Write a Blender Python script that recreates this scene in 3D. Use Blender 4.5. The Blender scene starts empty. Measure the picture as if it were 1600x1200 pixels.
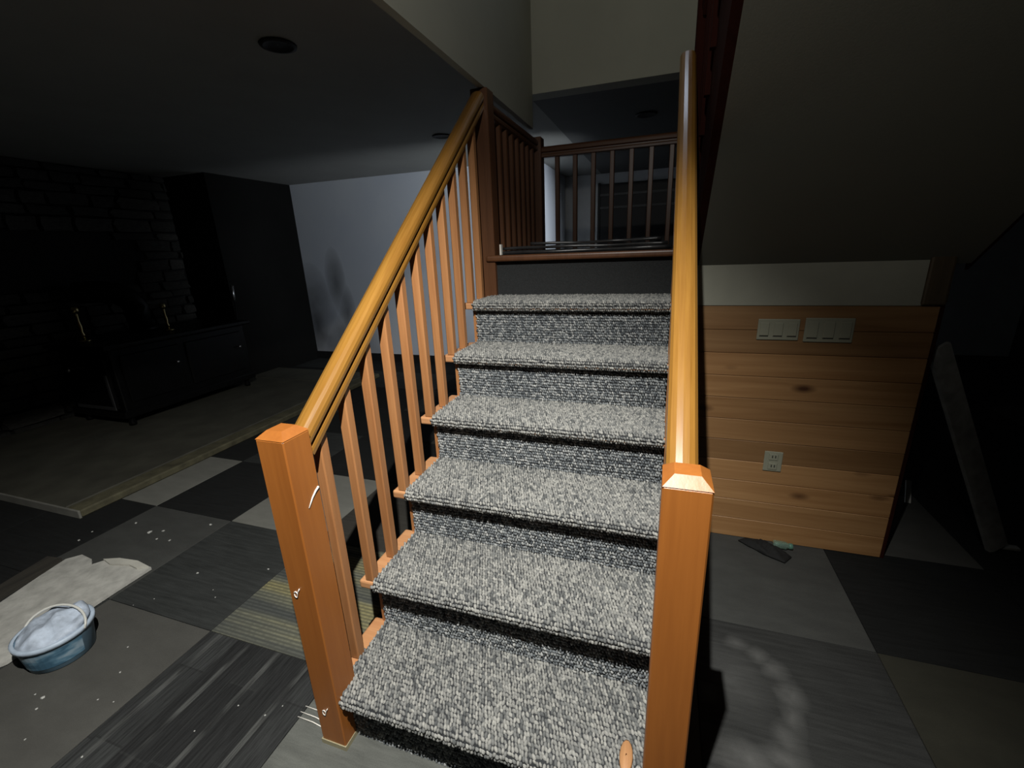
import bpy, bmesh, math, random
import numpy as np
from mathutils import Vector, Matrix

random.seed(7)
rng = np.random.default_rng(7)
SC = bpy.context.scene
COL = SC.collection

# ------------------------------------------------------------------ camera
CAM_POS = Vector((0.8195, -0.7045, 1.3598))
FPX = 691.07
def cam_axes(yaw, pitch, roll):
    f = Vector((math.sin(yaw) * math.cos(pitch), math.cos(yaw) * math.cos(pitch), math.sin(pitch)))
    r = Vector((math.cos(yaw), -math.sin(yaw), 0))
    u = r.cross(f)
    return (r * math.cos(roll) + u * math.sin(roll), u * math.cos(roll) - r * math.sin(roll), f)
cr, cu, cf = cam_axes(-0.3314, -0.2974, -0.0408)
cam_data = bpy.data.cameras.new('camera')
cam_data.sensor_width = 36.0
cam_data.lens = FPX * 36.0 / 1600.0
cam_data.clip_start = 0.01
cam = bpy.data.objects.new('camera', cam_data)
COL.objects.link(cam)
M = Matrix((cr, cu, -cf)).transposed().to_4x4()
M.translation = CAM_POS
cam.matrix_world = M
SC.camera = cam

# ------------------------------------------------------------------ world, lights, exposure
SC.view_settings.view_transform = 'Standard'
SC.view_settings.look = 'None'
SC.view_settings.exposure = 0.0
SC.view_settings.gamma = 1.0
SC.view_settings.use_curve_mapping = False
world = bpy.data.worlds.new('world')
SC.world = world
world.use_nodes = True
world.node_tree.nodes['Background'].inputs[0].default_value = (0.6, 0.75, 1.0, 1)
world.node_tree.nodes['Background'].inputs[1].default_value = 0.0

# assumed headlamp of the photographer, above and just behind the camera's left
TORCH = Vector((0.69, -0.60, 2.35))
AZ, EL = math.radians(-46), math.radians(-63)
AIM = TORCH + Vector((math.sin(AZ) * math.cos(EL), math.cos(AZ) * math.cos(EL), math.sin(EL)))
ld = bpy.data.lights.new('torch', 'SPOT')
ld.energy = 350
ld.spot_size = math.radians(107)
ld.spot_blend = 0.95
ld.shadow_soft_size = 0.012
ld.color = (1.0, 0.985, 0.93)
torch = bpy.data.objects.new('torch', ld)
COL.objects.link(torch)
torch.location = TORCH
torch.rotation_euler = (AIM - TORCH).to_track_quat('-Z', 'Y').to_euler()

# added wide dim spot at the torch, standing in for its spill
l3 = bpy.data.lights.new('added_torch_spill', 'SPOT')
l3.energy = 27
l3.spot_size = math.radians(150)
l3.spot_blend = 1.0
l3.shadow_soft_size = 0.02
l3.color = (1.0, 0.985, 0.93)
spill = bpy.data.objects.new('added_torch_spill', l3)
COL.objects.link(spill)
spill.location = TORCH
spill.rotation_euler = Vector((-0.15, 0.95, 0.22)).to_track_quat('-Z', 'Y').to_euler()

# added unseen cool spot behind the stairs, brightening the left room's far wall
l2 = bpy.data.lights.new('added_wall_light', 'SPOT')
l2.energy = 215
l2.spot_size = math.radians(60)
l2.spot_blend = 0.7
l2.shadow_soft_size = 0.03
l2.color = (0.86, 0.93, 1.0)
far_light = bpy.data.objects.new('added_wall_light', l2)
COL.objects.link(far_light)
far_light.location = (1.35, 2.66, 1.55)
far_light.rotation_euler = (Vector((-1.30, 4.07, 1.40)) - far_light.location).to_track_quat('-Z', 'Y').to_euler()

# ------------------------------------------------------------------ constants
RISE, RUN, W, OV = 0.19, 0.2306, 0.847, 0.042
ZC = 2.226                     # ceiling of the lower room
T0X, T0Y, TS = -0.756, 0.195, 0.584   # carpet tile grid
ZL = 7 * RISE                  # landing
SL = RISE / RUN

# ------------------------------------------------------------------ materials
def new_mat(name):
    m = bpy.data.materials.new(name)
    m.use_nodes = True
    nt = m.node_tree
    b = nt.nodes['Principled BSDF']
    return m, nt, b
def N(nt, t, **kw):
    n = nt.nodes.new(t)
    for k, v in kw.items():
        setattr(n, k, v)
    return n
def ramp(nt, fac, stops):
    r = N(nt, 'ShaderNodeValToRGB')
    el = r.color_ramp.elements
    while len(el) > 1:
        el.remove(el[-1])
    el[0].position = stops[0][0]; el[0].color = (*stops[0][1], 1)
    for p, c in stops[1:]:
        e = el.new(p); e.color = (*c, 1)
    nt.links.new(fac, r.inputs['Fac'])
    return r.outputs['Color']
def coords(nt, scale=(1, 1, 1), kind='Object', loc=(0, 0, 0)):
    tc = N(nt, 'ShaderNodeTexCoord')
    mp = N(nt, 'ShaderNodeMapping')
    mp.inputs['Scale'].default_value = scale
    mp.inputs['Location'].default_value = loc
    nt.links.new(tc.outputs[kind], mp.inputs['Vector'])
    return mp.outputs['Vector']
def noise(nt, vec, scale, detail=3, rough=0.55, dist=0.0):
    n = N(nt, 'ShaderNodeTexNoise')
    n.inputs['Scale'].default_value = scale
    n.inputs['Detail'].default_value = detail
    n.inputs['Roughness'].default_value = rough
    n.inputs['Distortion'].default_value = dist
    nt.links.new(vec, n.inputs['Vector'])
    return n.outputs['Fac']
def bump(nt, b, h, strength=0.3, dist=0.01):
    bp = N(nt, 'ShaderNodeBump')
    bp.inputs['Strength'].default_value = strength
    bp.inputs['Distance'].default_value = dist
    nt.links.new(h, bp.inputs['Height'])
    nt.links.new(bp.outputs['Normal'], b.inputs['Normal'])
def mixc(nt, fac, a, c, blend='MIX'):
    m = N(nt, 'ShaderNodeMix', data_type='RGBA', blend_type=blend)
    if isinstance(fac, float): m.inputs[0].default_value = fac
    else: nt.links.new(fac, m.inputs[0])
    for i, v in ((6, a), (7, c)):
        if isinstance(v, tuple): m.inputs[i].default_value = (*v, 1)
        else: nt.links.new(v, m.inputs[i])
    return m.outputs[2]
def math_n(nt, op, a, c=None):
    m = N(nt, 'ShaderNodeMath', operation=op)
    for i, v in ((0, a), (1, c)):
        if v is None: continue
        if isinstance(v, (int, float)): m.inputs[i].default_value = v
        else: nt.links.new(v, m.inputs[i])
    return m.outputs[0]

def plain(name, c, rough=0.6, metal=0.0, var=0.15, scale=6.0, bmp=0.0, bscale=80, spec=0.5):
    m, nt, b = new_mat(name)
    v = coords(nt)
    f = noise(nt, v, scale, 4)
    lo = tuple(x * (1 - var) for x in c); hi = tuple(min(1, x * (1 + var)) for x in c)
    nt.links.new(ramp(nt, f, [(0.3, lo), (0.7, hi)]), b.inputs['Base Color'])
    b.inputs['Roughness'].default_value = rough
    b.inputs['Metallic'].default_value = metal
    b.inputs['Specular IOR Level'].default_value = spec
    if bmp:
        bump(nt, b, noise(nt, v, bscale, 3), bmp, 0.004)
    return m

def wood(name, dark, light, axis='Z', rough=0.35, coat=0.0, gscale=1.0, spec=0.5):
    """straight grained timber, grain along the local axis"""
    m, nt, b = new_mat(name)
    st = {'X': (1.2, 26, 26), 'Y': (26, 1.2, 26), 'Z': (26, 26, 1.2)}[axis]
    oi = N(nt, 'ShaderNodeObjectInfo')
    v = coords(nt, tuple(s * gscale for s in st))
    ad = N(nt, 'ShaderNodeVectorMath', operation='ADD')
    sc = N(nt, 'ShaderNodeVectorMath', operation='SCALE')
    sc.inputs['Scale'].default_value = 37.0
    cx = N(nt, 'ShaderNodeCombineXYZ')
    for i in range(3): nt.links.new(oi.outputs['Random'], cx.inputs[i])
    nt.links.new(cx.outputs[0], sc.inputs[0])
    nt.links.new(v, ad.inputs[0]); nt.links.new(sc.outputs[0], ad.inputs[1])
    vec = ad.outputs[0]
    g1 = noise(nt, vec, 1.0, 5, 0.6, 0.5)
    g2 = noise(nt, vec, 7.0, 3, 0.6)
    f = math_n(nt, 'ADD', math_n(nt, 'MULTIPLY', g1, 0.65), math_n(nt, 'MULTIPLY', g2, 0.35))
    col = ramp(nt, f, [(0.33, dark), (0.66, light)])
    nt.links.new(col, b.inputs['Base Color'])
    b.inputs['Roughness'].default_value = rough
    b.inputs['Coat Weight'].default_value = coat
    b.inputs['Coat Roughness'].default_value = 0.12
    b.inputs['Specular IOR Level'].default_value = spec
    bump(nt, b, g2, 0.12, 0.002)
    return m

MAT = {}
MAT['newel'] = wood('newel_wood', (0.26, 0.084, 0.015), (0.34, 0.116, 0.021), 'Z', 0.42, 0.0, 0.5)
MAT['rail'] = wood('rail_wood', (0.18, 0.078, 0.012), (0.28, 0.138, 0.026), 'Z', 0.30, 0.45)
MAT['baluster'] = wood('baluster_wood', (0.285, 0.118, 0.042), (0.40, 0.185, 0.072), 'Z', 0.45, 0.0)
MAT['tread'] = wood('tread_wood', (0.42, 0.19, 0.08), (0.58, 0.30, 0.14), 'X', 0.45)
MAT['redwood'] = wood('stained_wood', (0.018, 0.0045, 0.0028), (0.034, 0.008, 0.005), 'Z', 0.85, 0.0, 1.0, 0.08)
LBR = wood('brown_baluster_wood', (0.085, 0.034, 0.014), (0.135, 0.056, 0.024), 'Z', 0.4)
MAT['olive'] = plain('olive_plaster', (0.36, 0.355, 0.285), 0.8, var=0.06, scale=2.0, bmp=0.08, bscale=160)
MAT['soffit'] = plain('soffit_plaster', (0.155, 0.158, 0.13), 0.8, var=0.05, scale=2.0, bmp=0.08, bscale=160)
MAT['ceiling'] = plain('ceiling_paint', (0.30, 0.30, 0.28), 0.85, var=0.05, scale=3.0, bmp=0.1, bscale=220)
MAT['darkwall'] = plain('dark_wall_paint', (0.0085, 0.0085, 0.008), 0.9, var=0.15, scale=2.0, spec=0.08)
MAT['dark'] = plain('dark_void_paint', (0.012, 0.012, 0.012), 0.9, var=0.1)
MAT['stoneA'] = plain('dark_ledge_stone', (0.026, 0.0255, 0.0225), 0.8, var=0.5, scale=9, bmp=0.6, bscale=40)
MAT['stoneB'] = plain('grey_ledge_stone', (0.048, 0.046, 0.041), 0.8, var=0.4, scale=9, bmp=0.6, bscale=40)
MAT['mortar'] = plain('dark_mortar', (0.006, 0.006, 0.006), 0.9)
MAT['hearth'] = plain('hearth_slab', (0.062, 0.060, 0.046), 0.75, var=0.25, scale=5, bmp=0.3)
MAT['hearth_edge'] = plain('hearth_edging', (0.085, 0.078, 0.046), 0.8, var=0.35, scale=14, bmp=0.4)
MAT['iron'] = plain('black_cast_iron', (0.008, 0.008, 0.008), 0.38, 0.6, var=0.2, bmp=0.15)
MAT['glass_dark'] = plain('black_glass', (0.004, 0.004, 0.005), 0.08)
MAT['brass'] = plain('aged_brass', (0.55, 0.45, 0.22), 0.22, 1.0, var=0.2)
MAT['chrome'] = plain('brushed_steel', (0.5, 0.5, 0.5), 0.3, 1.0)
MAT['shoe'] = plain('raw_pine_shoe', (0.30, 0.27, 0.17), 0.7)
MAT['white_plastic'] = plain('ivory_plastic', (0.27, 0.27, 0.205), 0.4, var=0.05)
MAT['slot'] = plain('slot_shadow_black', (0.03, 0.03, 0.025), 0.6)
MAT['baseb'] = plain('black_baseboard', (0.012, 0.012, 0.012), 0.6)
MAT['chip'] = plain('white_paint_chip', (0.75, 0.72, 0.66), 0.5)
MAT['crumb'] = plain('plaster_crumb', (0.42, 0.42, 0.40), 0.8)
MAT['lightboard'] = plain('pale_grey_board', (0.42, 0.415, 0.385), 0.8, var=0.2, scale=20, bmp=0.3)
MAT['woodchip'] = wood('bare_wood_chip', (0.36, 0.17, 0.07), (0.50, 0.27, 0.12), 'Y', 0.6)
MAT['dullboard'] = plain('dull_grey_board', (0.26, 0.255, 0.235), 0.85, var=0.25, scale=20, bmp=0.3)
MAT['concrete'] = plain('subfloor', (0.02, 0.02, 0.02), 0.9)

def carpet_tile(name, lo, hi, axis='X', stretch=14, rough=0.95, stain=None):
    m, nt, b = new_mat(name)
    st = (3, 3 * stretch, 3) if axis == 'X' else (3 * stretch, 3, 3)
    v = coords(nt, st)
    f1 = noise(nt, v, 1.6, 5, 0.65)
    v2 = coords(nt)
    f2 = noise(nt, v2, 330, 2, 0.6)
    f3 = noise(nt, v2, 5.0, 3, 0.6)
    f = math_n(nt, 'ADD', math_n(nt, 'MULTIPLY', f1, 0.55), math_n(nt, 'ADD', math_n(nt, 'MULTIPLY', f2, 0.25), math_n(nt, 'MULTIPLY', f3, 0.2)))
    col = ramp(nt, f, [(0.35, lo), (0.65, hi)])
    if stain:
        tc = N(nt, 'ShaderNodeTexCoord')
        wn = N(nt, 'ShaderNodeTexNoise'); wn.inputs['Scale'].default_value = 9.0; wn.inputs['Detail'].default_value = 4
        nt.links.new(tc.outputs['Object'], wn.inputs['Vector'])
        ws = N(nt, 'ShaderNodeVectorMath', operation='MULTIPLY_ADD')
        ws.inputs[1].default_value = (0.07, 0.07, 0); nt.links.new(wn.outputs['Color'], ws.inputs[0])
        sh = N(nt, 'ShaderNodeVectorMath', operation='ADD'); sh.inputs[1].default_value = (-0.035, -0.035, 0)
        nt.links.new(tc.outputs['Object'], sh.inputs[0]); nt.links.new(sh.outputs[0], ws.inputs[2])
        tot = None
        for (x, y, rx, ry, w) in stain:
            mp = N(nt, 'ShaderNodeMapping')
            mp.inputs['Location'].default_value = (-x / rx, -y / ry, 0)
            mp.inputs['Scale'].default_value = (1 / rx, 1 / ry, 0)
            nt.links.new(ws.outputs[0], mp.inputs['Vector'])
            g = N(nt, 'ShaderNodeTexGradient', gradient_type='SPHERICAL')
            nt.links.new(mp.outputs[0], g.inputs[0])
            s = math_n(nt, 'MULTIPLY', g.outputs['Fac'], w)
            tot = s if tot is None else math_n(nt, 'MAXIMUM', tot, s)
        fac = math_n(nt, 'MULTIPLY', tot, math_n(nt, 'ADD', noise(nt, v2, 18, 4, 0.6), 0.3))
        col = mixc(nt, math_n(nt, 'MINIMUM', fac, 1.0), col, (0.15, 0.15, 0.145))
    nt.links.new(col, b.inputs['Base Color'])
    b.inputs['Roughness'].default_value = rough
    b.inputs['Specular IOR Level'].default_value = 0.25
    bump(nt, b, f2, 0.4, 0.003)
    return m
def bars_tile(name):
    m, nt, b = new_mat(name)
    tc = N(nt, 'ShaderNodeTexCoord')
    mp = N(nt, 'ShaderNodeMapping')
    mp.inputs['Rotation'].default_value = (0, 0, math.radians(90))
    mp.inputs['Location'].default_value = (0.31, 0.03, 0)
    nt.links.new(tc.outputs['Object'], mp.inputs['Vector'])
    br = N(nt, 'ShaderNodeTexBrick')
    br.offset = 0.37; br.squash = 0.6; br.squash_frequency = 2
    br.inputs['Color1'].default_value = (0.014, 0.0145, 0.015, 1)
    br.inputs['Color2'].default_value = (0.036, 0.038, 0.038, 1)
    br.inputs['Mortar'].default_value = (0.022, 0.023, 0.023, 1)
    br.inputs['Scale'].default_value = 1.0
    br.inputs['Mortar Size'].default_value = 0.003
    br.inputs['Mortar Smooth'].default_value = 0.1
    br.inputs['Brick Width'].default_value = 0.42
    br.inputs['Row Height'].default_value = 0.118
    nt.links.new(mp.outputs[0], br.inputs['Vector'])
    wv = N(nt, 'ShaderNodeTexWave', wave_type='BANDS', bands_direction='X')
    wv.inputs['Scale'].default_value = 2.25
    wv.inputs['Distortion'].default_value = 0.0
    wv.inputs['Phase Offset'].default_value = 1.1
    nt.links.new(tc.outputs['Object'], wv.inputs['Vector'])
    line = ramp(nt, wv.outputs['Fac'], [(0.93, (0, 0, 0)), (0.965, (1, 1, 1))])
    brk = ramp(nt, noise(nt, coords(nt, (9, 5, 1)), 1.0, 2), [(0.42, (0.15,) * 3), (0.55, (1,) * 3)])
    v = coords(nt, (60, 4, 1))
    f = noise(nt, v, 2.5, 4, 0.6)
    bcol = mixc(nt, math_n(nt, 'MULTIPLY', line, brk), br.outputs['Color'], (0.062, 0.064, 0.062))
    col = mixc(nt, 0.7, bcol, ramp(nt, f, [(0.35, (0.35, 0.35, 0.35)), (0.6, (1.25, 1.25, 1.25))]), 'MULTIPLY')
    nt.links.new(col, b.inputs['Base Color'])
    b.inputs['Roughness'].default_value = 0.9
    b.inputs['Specular IOR Level'].default_value = 0.25
    bump(nt, b, noise(nt, coords(nt), 330, 2), 0.4, 0.003)
    return m
def woven_tile(name):
    m, nt, b = new_mat(name)
    v = coords(nt, (1, 1, 1))
    wv = N(nt, 'ShaderNodeTexWave', wave_type='BANDS', bands_direction='Y')
    wv.inputs['Scale'].default_value = 21.0
    wv.inputs['Distortion'].default_value = 0.5
    wv.inputs['Detail Scale'].default_value = 6.0
    nt.links.new(v, wv.inputs['Vector'])
    vb = coords(nt, (0.5, 9, 1))
    f = noise(nt, vb, 1.0, 2, 0.5)
    big = ramp(nt, f, [(0.40, (0.075, 0.08, 0.075)), (0.5, (0.17, 0.17, 0.125)), (0.6, (0.26, 0.235, 0.12))])
    vd = coords(nt, (70, 45, 1))
    ck = noise(nt, vd, 1.0, 1)
    fac = math_n(nt, 'MULTIPLY', wv.outputs['Fac'], ramp(nt, ck, [(0.3, (0.4,) * 3), (0.6, (1,) * 3)]))
    col = mixc(nt, math_n(nt, 'ADD', math_n(nt, 'MULTIPLY', fac, 0.6), 0.4), (0.03, 0.033, 0.032), big)
    nt.links.new(col, b.inputs['Base Color'])
    b.inputs['Roughness'].default_value = 0.95
    b.inputs['Specular IOR Level'].default_value = 0.2
    bump(nt, b, fac, 0.4, 0.003)
    return m
TM = {
    'black': carpet_tile('black_tile', (0.006, 0.0065, 0.0065), (0.014, 0.015, 0.015)),
    'dark': carpet_tile('charcoal_tile', (0.016, 0.0175, 0.017), (0.042, 0.045, 0.044)),
    'brownish': carpet_tile('brown_charcoal_tile', (0.028, 0.026, 0.022), (0.05, 0.046, 0.04)),
    'mid': carpet_tile('mid_grey_tile', (0.056, 0.055, 0.05), (0.078, 0.077, 0.07), stretch=2),
    'middark': carpet_tile('slate_grey_tile', (0.042, 0.043, 0.041), (0.062, 0.064, 0.06), stretch=3),
    'light': carpet_tile('light_grey_tile', (0.14, 0.14, 0.125), (0.19, 0.19, 0.17), stretch=3),
    'lightstreak': carpet_tile('streaked_grey_tile', (0.07, 0.073, 0.067), (0.135, 0.14, 0.128), stretch=7),
    'olive': carpet_tile('olive_grey_tile', (0.026, 0.0255, 0.019), (0.04, 0.039, 0.029), stretch=2),
    'bars': bars_tile('bar_pattern_tile'),
    'woven': woven_tile('woven_stripe_tile'),
    'dusty': carpet_tile('dusty_charcoal_tile', (0.018, 0.0185, 0.018), (0.042, 0.043, 0.042),
             stain=[(-0.153, 0.20, 0.05, 0.05, 0.5), (-0.098, 0.163, 0.055, 0.05, 0.6), (-0.049, 0.12, 0.055, 0.06, 0.6), (-0.02, 0.044, 0.05, 0.07, 0.65), (-0.028, -0.03, 0.045, 0.07, 0.6),
                    (-0.06, -0.10, 0.05, 0.07, 0.5), (-0.08, -0.16, 0.07, 0.06, 0.65), (-0.17, -0.20, 0.11, 0.07, 0.7), (-0.18, 0.05, 0.14, 0.15, 0.3), (-0.254, -0.014, 0.05, 0.05, 0.45)]),
}
def carpet_loops(name, stops):
    m, nt, b = new_mat(name)
    g = N(nt, 'ShaderNodeNewGeometry')
    tc = coords(nt)
    f = noise(nt, tc, 7, 3, 0.6)
    s = math_n(nt, 'ADD', math_n(nt, 'MULTIPLY', g.outputs['Random Per Island'], 0.8), math_n(nt, 'MULTIPLY', f, 0.3))
    nt.links.new(ramp(nt, s, stops), b.inputs['Base Color'])
    b.inputs['Roughness'].default_value = 0.9
    b.inputs['Specular IOR Level'].default_value = 0.35
    bump(nt, b, noise(nt, tc, 900, 2), 0.5, 0.002)
    return m
# paler beige grey pile for the treads, darker blue grey pile for the risers
MAT['loops'] = carpet_loops('pale_loop_pile', [(0.12, (0.085, 0.09, 0.092)), (0.32, (0.178, 0.182, 0.178)), (0.6, (0.25, 0.25, 0.237)), (1.0, (0.37, 0.367, 0.342))])
MAT['loops_riser'] = carpet_loops('blue_grey_loop_pile', [(0.12, (0.045, 0.052, 0.060)), (0.4, (0.14, 0.153, 0.163)), (0.7, (0.22, 0.232, 0.236)), (1.0, (0.38, 0.384, 0.375))])
MAT['backing'] = plain('carpet_backing', (0.022, 0.024, 0.027), 0.95, var=0.3, scale=300)
MAT['flatcarpet'] = plain('flat_dark_carpet', (0.02, 0.0215, 0.0225), 0.95, var=0.35, scale=260, bmp=0.4, bscale=320)

def white_wall():
    m, nt, b = new_mat('pale_blue_grey_wall')
    v = coords(nt)
    f = noise(nt, v, 1.2, 3)
    col = ramp(nt, f, [(0.3, (0.66, 0.70, 0.78)), (0.7, (0.76, 0.79, 0.83))])
    tc = N(nt, 'ShaderNodeTexCoord')
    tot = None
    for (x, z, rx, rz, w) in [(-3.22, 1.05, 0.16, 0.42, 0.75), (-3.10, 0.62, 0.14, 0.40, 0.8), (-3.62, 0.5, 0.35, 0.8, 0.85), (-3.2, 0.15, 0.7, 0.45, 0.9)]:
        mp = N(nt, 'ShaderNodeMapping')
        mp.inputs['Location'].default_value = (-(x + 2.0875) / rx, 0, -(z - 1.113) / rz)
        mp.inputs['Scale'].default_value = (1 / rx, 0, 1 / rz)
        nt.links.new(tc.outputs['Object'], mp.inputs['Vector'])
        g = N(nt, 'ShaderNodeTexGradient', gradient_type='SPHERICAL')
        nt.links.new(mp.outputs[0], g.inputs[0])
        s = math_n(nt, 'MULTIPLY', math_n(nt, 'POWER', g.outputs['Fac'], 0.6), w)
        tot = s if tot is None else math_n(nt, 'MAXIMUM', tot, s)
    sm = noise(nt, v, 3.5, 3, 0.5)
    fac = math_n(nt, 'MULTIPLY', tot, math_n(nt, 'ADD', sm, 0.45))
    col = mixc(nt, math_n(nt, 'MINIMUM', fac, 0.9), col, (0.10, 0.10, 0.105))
    nt.links.new(col, b.inputs['Base Color'])
    b.inputs['Roughness'].default_value = 0.7
    return m
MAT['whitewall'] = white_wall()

def pine(name, dark, light):
    m, nt, b = new_mat(name)
    oi = N(nt, 'ShaderNodeObjectInfo')
    v = coords(nt, (0.9, 20, 20))
    ad = N(nt, 'ShaderNodeVectorMath', operation='ADD')
    cx = N(nt, 'ShaderNodeCombineXYZ')
    r50 = math_n(nt, 'MULTIPLY', oi.outputs['Random'], 50.0)
    for i in range(3): nt.links.new(r50, cx.inputs[i])
    nt.links.new(v, ad.inputs[0]); nt.links.new(cx.outputs[0], ad.inputs[1])
    f = noise(nt, ad.outputs[0], 1.3, 5, 0.6, 0.8)
    col = ramp(nt, f, [(0.3, dark), (0.7, light)])
    # knots
    tc = N(nt, 'ShaderNodeTexCoord')
    mp = N(nt, 'ShaderNodeMapping')
    mp.inputs['Scale'].default_value = (3.0, 1.0, 7.0)
    nt.links.new(tc.outputs['Object'], mp.inputs['Vector'])
    ad2 = N(nt, 'ShaderNodeVectorMath', operation='ADD')
    nt.links.new(mp.outputs[0], ad2.inputs[0]); nt.links.new(cx.outputs[0], ad2.inputs[1])
    vo = N(nt, 'ShaderNodeTexVoronoi')
    vo.inputs['Scale'].default_value = 1.0
    nt.links.new(ad2.outputs[0], vo.inputs['Vector'])
    k = ramp(nt, vo.outputs['Distance'], [(0.04, (1, 1, 1)), (0.16, (0, 0, 0))])
    col = mixc(nt, k, col, (0.06, 0.022, 0.008))
    tone = math_n(nt, 'ADD', math_n(nt, 'MULTIPLY', oi.outputs['Random'], 0.55), 0.72)
    cc = N(nt, 'ShaderNodeCombineXYZ')
    for i in range(3): nt.links.new(tone, cc.inputs[i])
    col = mixc(nt, 1.0, col, cc.outputs[0], 'MULTIPLY')
    nt.links.new(col, b.inputs['Base Color'])
    b.inputs['Roughness'].default_value = 0.5
    bump(nt, b, f, 0.1, 0.002)
    return m
MAT['pine'] = pine('knotty_pine', (0.25, 0.125, 0.047), (0.36, 0.20, 0.085))

# ------------------------------------------------------------------ mesh helpers
def tag(o, label=None, cat=None, group=None, kind=None):
    if label: o['label'] = label
    if cat: o['category'] = cat
    if group: o['group'] = group
    if kind: o['kind'] = kind
    return o
def set_parent(o, parent):
    if parent is not None:
        o.parent = parent
        o.matrix_parent_inverse = parent_world(parent).inverted()
def parent_world(p):
    m = p.matrix_basis.copy()
    q = p
    if q.parent is not None:
        m = parent_world(q.parent) @ q.matrix_parent_inverse @ m
    return m
def link(name, me, mat, parent=None, matrix=None, smooth=False):
    if mat is not None:
        me.materials.clear(); me.materials.append(mat)
    if smooth:
        for p in me.polygons: p.use_smooth = True
    o = bpy.data.objects.new(name, me)
    COL.objects.link(o)
    if matrix is not None: o.matrix_basis = matrix
    set_parent(o, parent)
    return o
def bm_mesh(bm, name):
    me = bpy.data.meshes.new(name)
    bm.normal_update()
    bm.to_mesh(me); bm.free()
    return me
def box_mesh(sx, sy, sz, bev=0.0, name='box', seg=1):
    """box centred on the origin"""
    bm = bmesh.new()
    bmesh.ops.create_cube(bm, size=1.0)
    bmesh.ops.scale(bm, vec=(sx, sy, sz), verts=bm.verts)
    if bev > 0:
        bmesh.ops.bevel(bm, geom=list(bm.edges), offset=bev, segments=seg, affect='EDGES', profile=0.5)
    return bm_mesh(bm, name)
def box(name, x0, x1, y0, y1, z0, z1, mat, parent=None, bev=0.0, seg=1):
    me = box_mesh(x1 - x0, y1 - y0, z1 - z0, bev, name, seg)
    return link(name, me, mat, parent, Matrix.Translation(((x0 + x1) / 2, (y0 + y1) / 2, (z0 + z1) / 2)))
def poly_mesh(name, verts, faces):
    me = bpy.data.meshes.new(name)
    me.from_pydata([tuple(v) for v in verts], [], faces)
    me.update()
    return me
def fix_normals(me):
    bm = bmesh.new(); bm.from_mesh(me)
    bmesh.ops.recalc_face_normals(bm, faces=bm.faces)
    bm.to_mesh(me); bm.free()
    return me
def prism(name, pts, axis, a, b, mat, parent=None):
    """extrude polygon pts (2D) along axis from a to b"""
    def p3(p, t):
        if axis == 'X': return (t, p[0], p[1])
        if axis == 'Y': return (p[0], t, p[1])
        return (p[0], p[1], t)
    n = len(pts)
    v = [p3(p, a) for p in pts] + [p3(p, b) for p in pts]
    f = [tuple(range(n)), tuple(range(2 * n - 1, n - 1, -1))] + [(i, (i + 1) % n, n + (i + 1) % n, n + i) for i in range(n)]
    return link(name, fix_normals(poly_mesh(name, v, f)), mat, parent)
def frame_matrix(p0, p1, up=Vector((0, 0, 1))):
    z = (Vector(p1) - Vector(p0)).normalized()
    x = up.cross(z)
    if x.length < 1e-4: x = Vector((1, 0, 0))
    x.normalize()
    y = z.cross(x)
    m = Matrix((x, y, z)).transposed().to_4x4()
    m.translation = Vector(p0)
    return m
def sweep(name, prof, p0, p1, mat, parent=None, up=Vector((0, 0, 1)), smooth=False):
    """profile (x across, y up) along a straight line p0 -> p1; local z runs along it"""
    L = (Vector(p1) - Vector(p0)).length
    n = len(prof)
    v = [(x, y, 0) for x, y in prof] + [(x, y, L) for x, y in prof]
    f = [tuple(range(n - 1, -1, -1)), tuple(range(n, 2 * n))] + [(i, (i + 1) % n, n + (i + 1) % n, n + i) for i in range(n)]
    o = link(name, fix_normals(poly_mesh(name, v, f)), mat, parent, frame_matrix(p0, p1, up))
    if smooth:
        o.data.shade_auto_smooth(angle=math.radians(40)) if hasattr(o.data, 'shade_auto_smooth') else None
    return o
def circ(r, n=12):
    return [(r * math.cos(2 * math.pi * i / n), r * math.sin(2 * math.pi * i / n)) for i in range(n)]
def lathe(name, prof, mat, parent=None, loc=(0, 0, 0), n=24, smooth=True, matrix=None, closed_top=False, closed_bot=True):
    v, f = [], []
    for r, z in prof:
        for i in range(n):
            a = 2 * math.pi * i / n
            v.append((r * math.cos(a), r * math.sin(a), z))
    for k in range(len(prof) - 1):
        for i in range(n):
            j = (i + 1) % n
            f.append((k * n + i, k * n + j, (k + 1) * n + j, (k + 1) * n + i))
    if closed_bot: f.append(tuple(range(n - 1, -1, -1)))
    if closed_top: f.append(tuple(range((len(prof) - 1) * n, len(prof) * n)))
    return link(name, poly_mesh(name, v, f), mat, parent, matrix if matrix is not None else Matrix.Translation(loc), smooth)
def tube(name, pts, r, mat, parent=None, n=8, r2=None):
    """round tube through points"""
    pts = [Vector(p) for p in pts]
    v, f = [], []
    for k, p in enumerate(pts):
        d = (pts[min(k + 1, len(pts) - 1)] - pts[max(k - 1, 0)]).normalized()
        a = Vector((0, 0, 1)).cross(d)
        if a.length < 1e-3: a = Vector((1, 0, 0)).cross(d)
        a.normalize(); b = d.cross(a)
        rr = r if r2 is None else r + (r2 - r) * k / (len(pts) - 1)
        for i in range(n):
            t = 2 * math.pi * i / n
            v.append(p + a * (rr * math.cos(t)) + b * (rr * math.sin(t)))
    for k in range(len(pts) - 1):
        for i in range(n):
            j = (i + 1) % n
            f.append((k * n + i, k * n + j, (k + 1) * n + j, (k + 1) * n + i))
    f.append(tuple(range(n - 1, -1, -1))); f.append(tuple(range((len(pts) - 1) * n, len(pts) * n)))
    return link(name, fix_normals(poly_mesh(name, v, f)), mat, parent, None, True)
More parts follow.
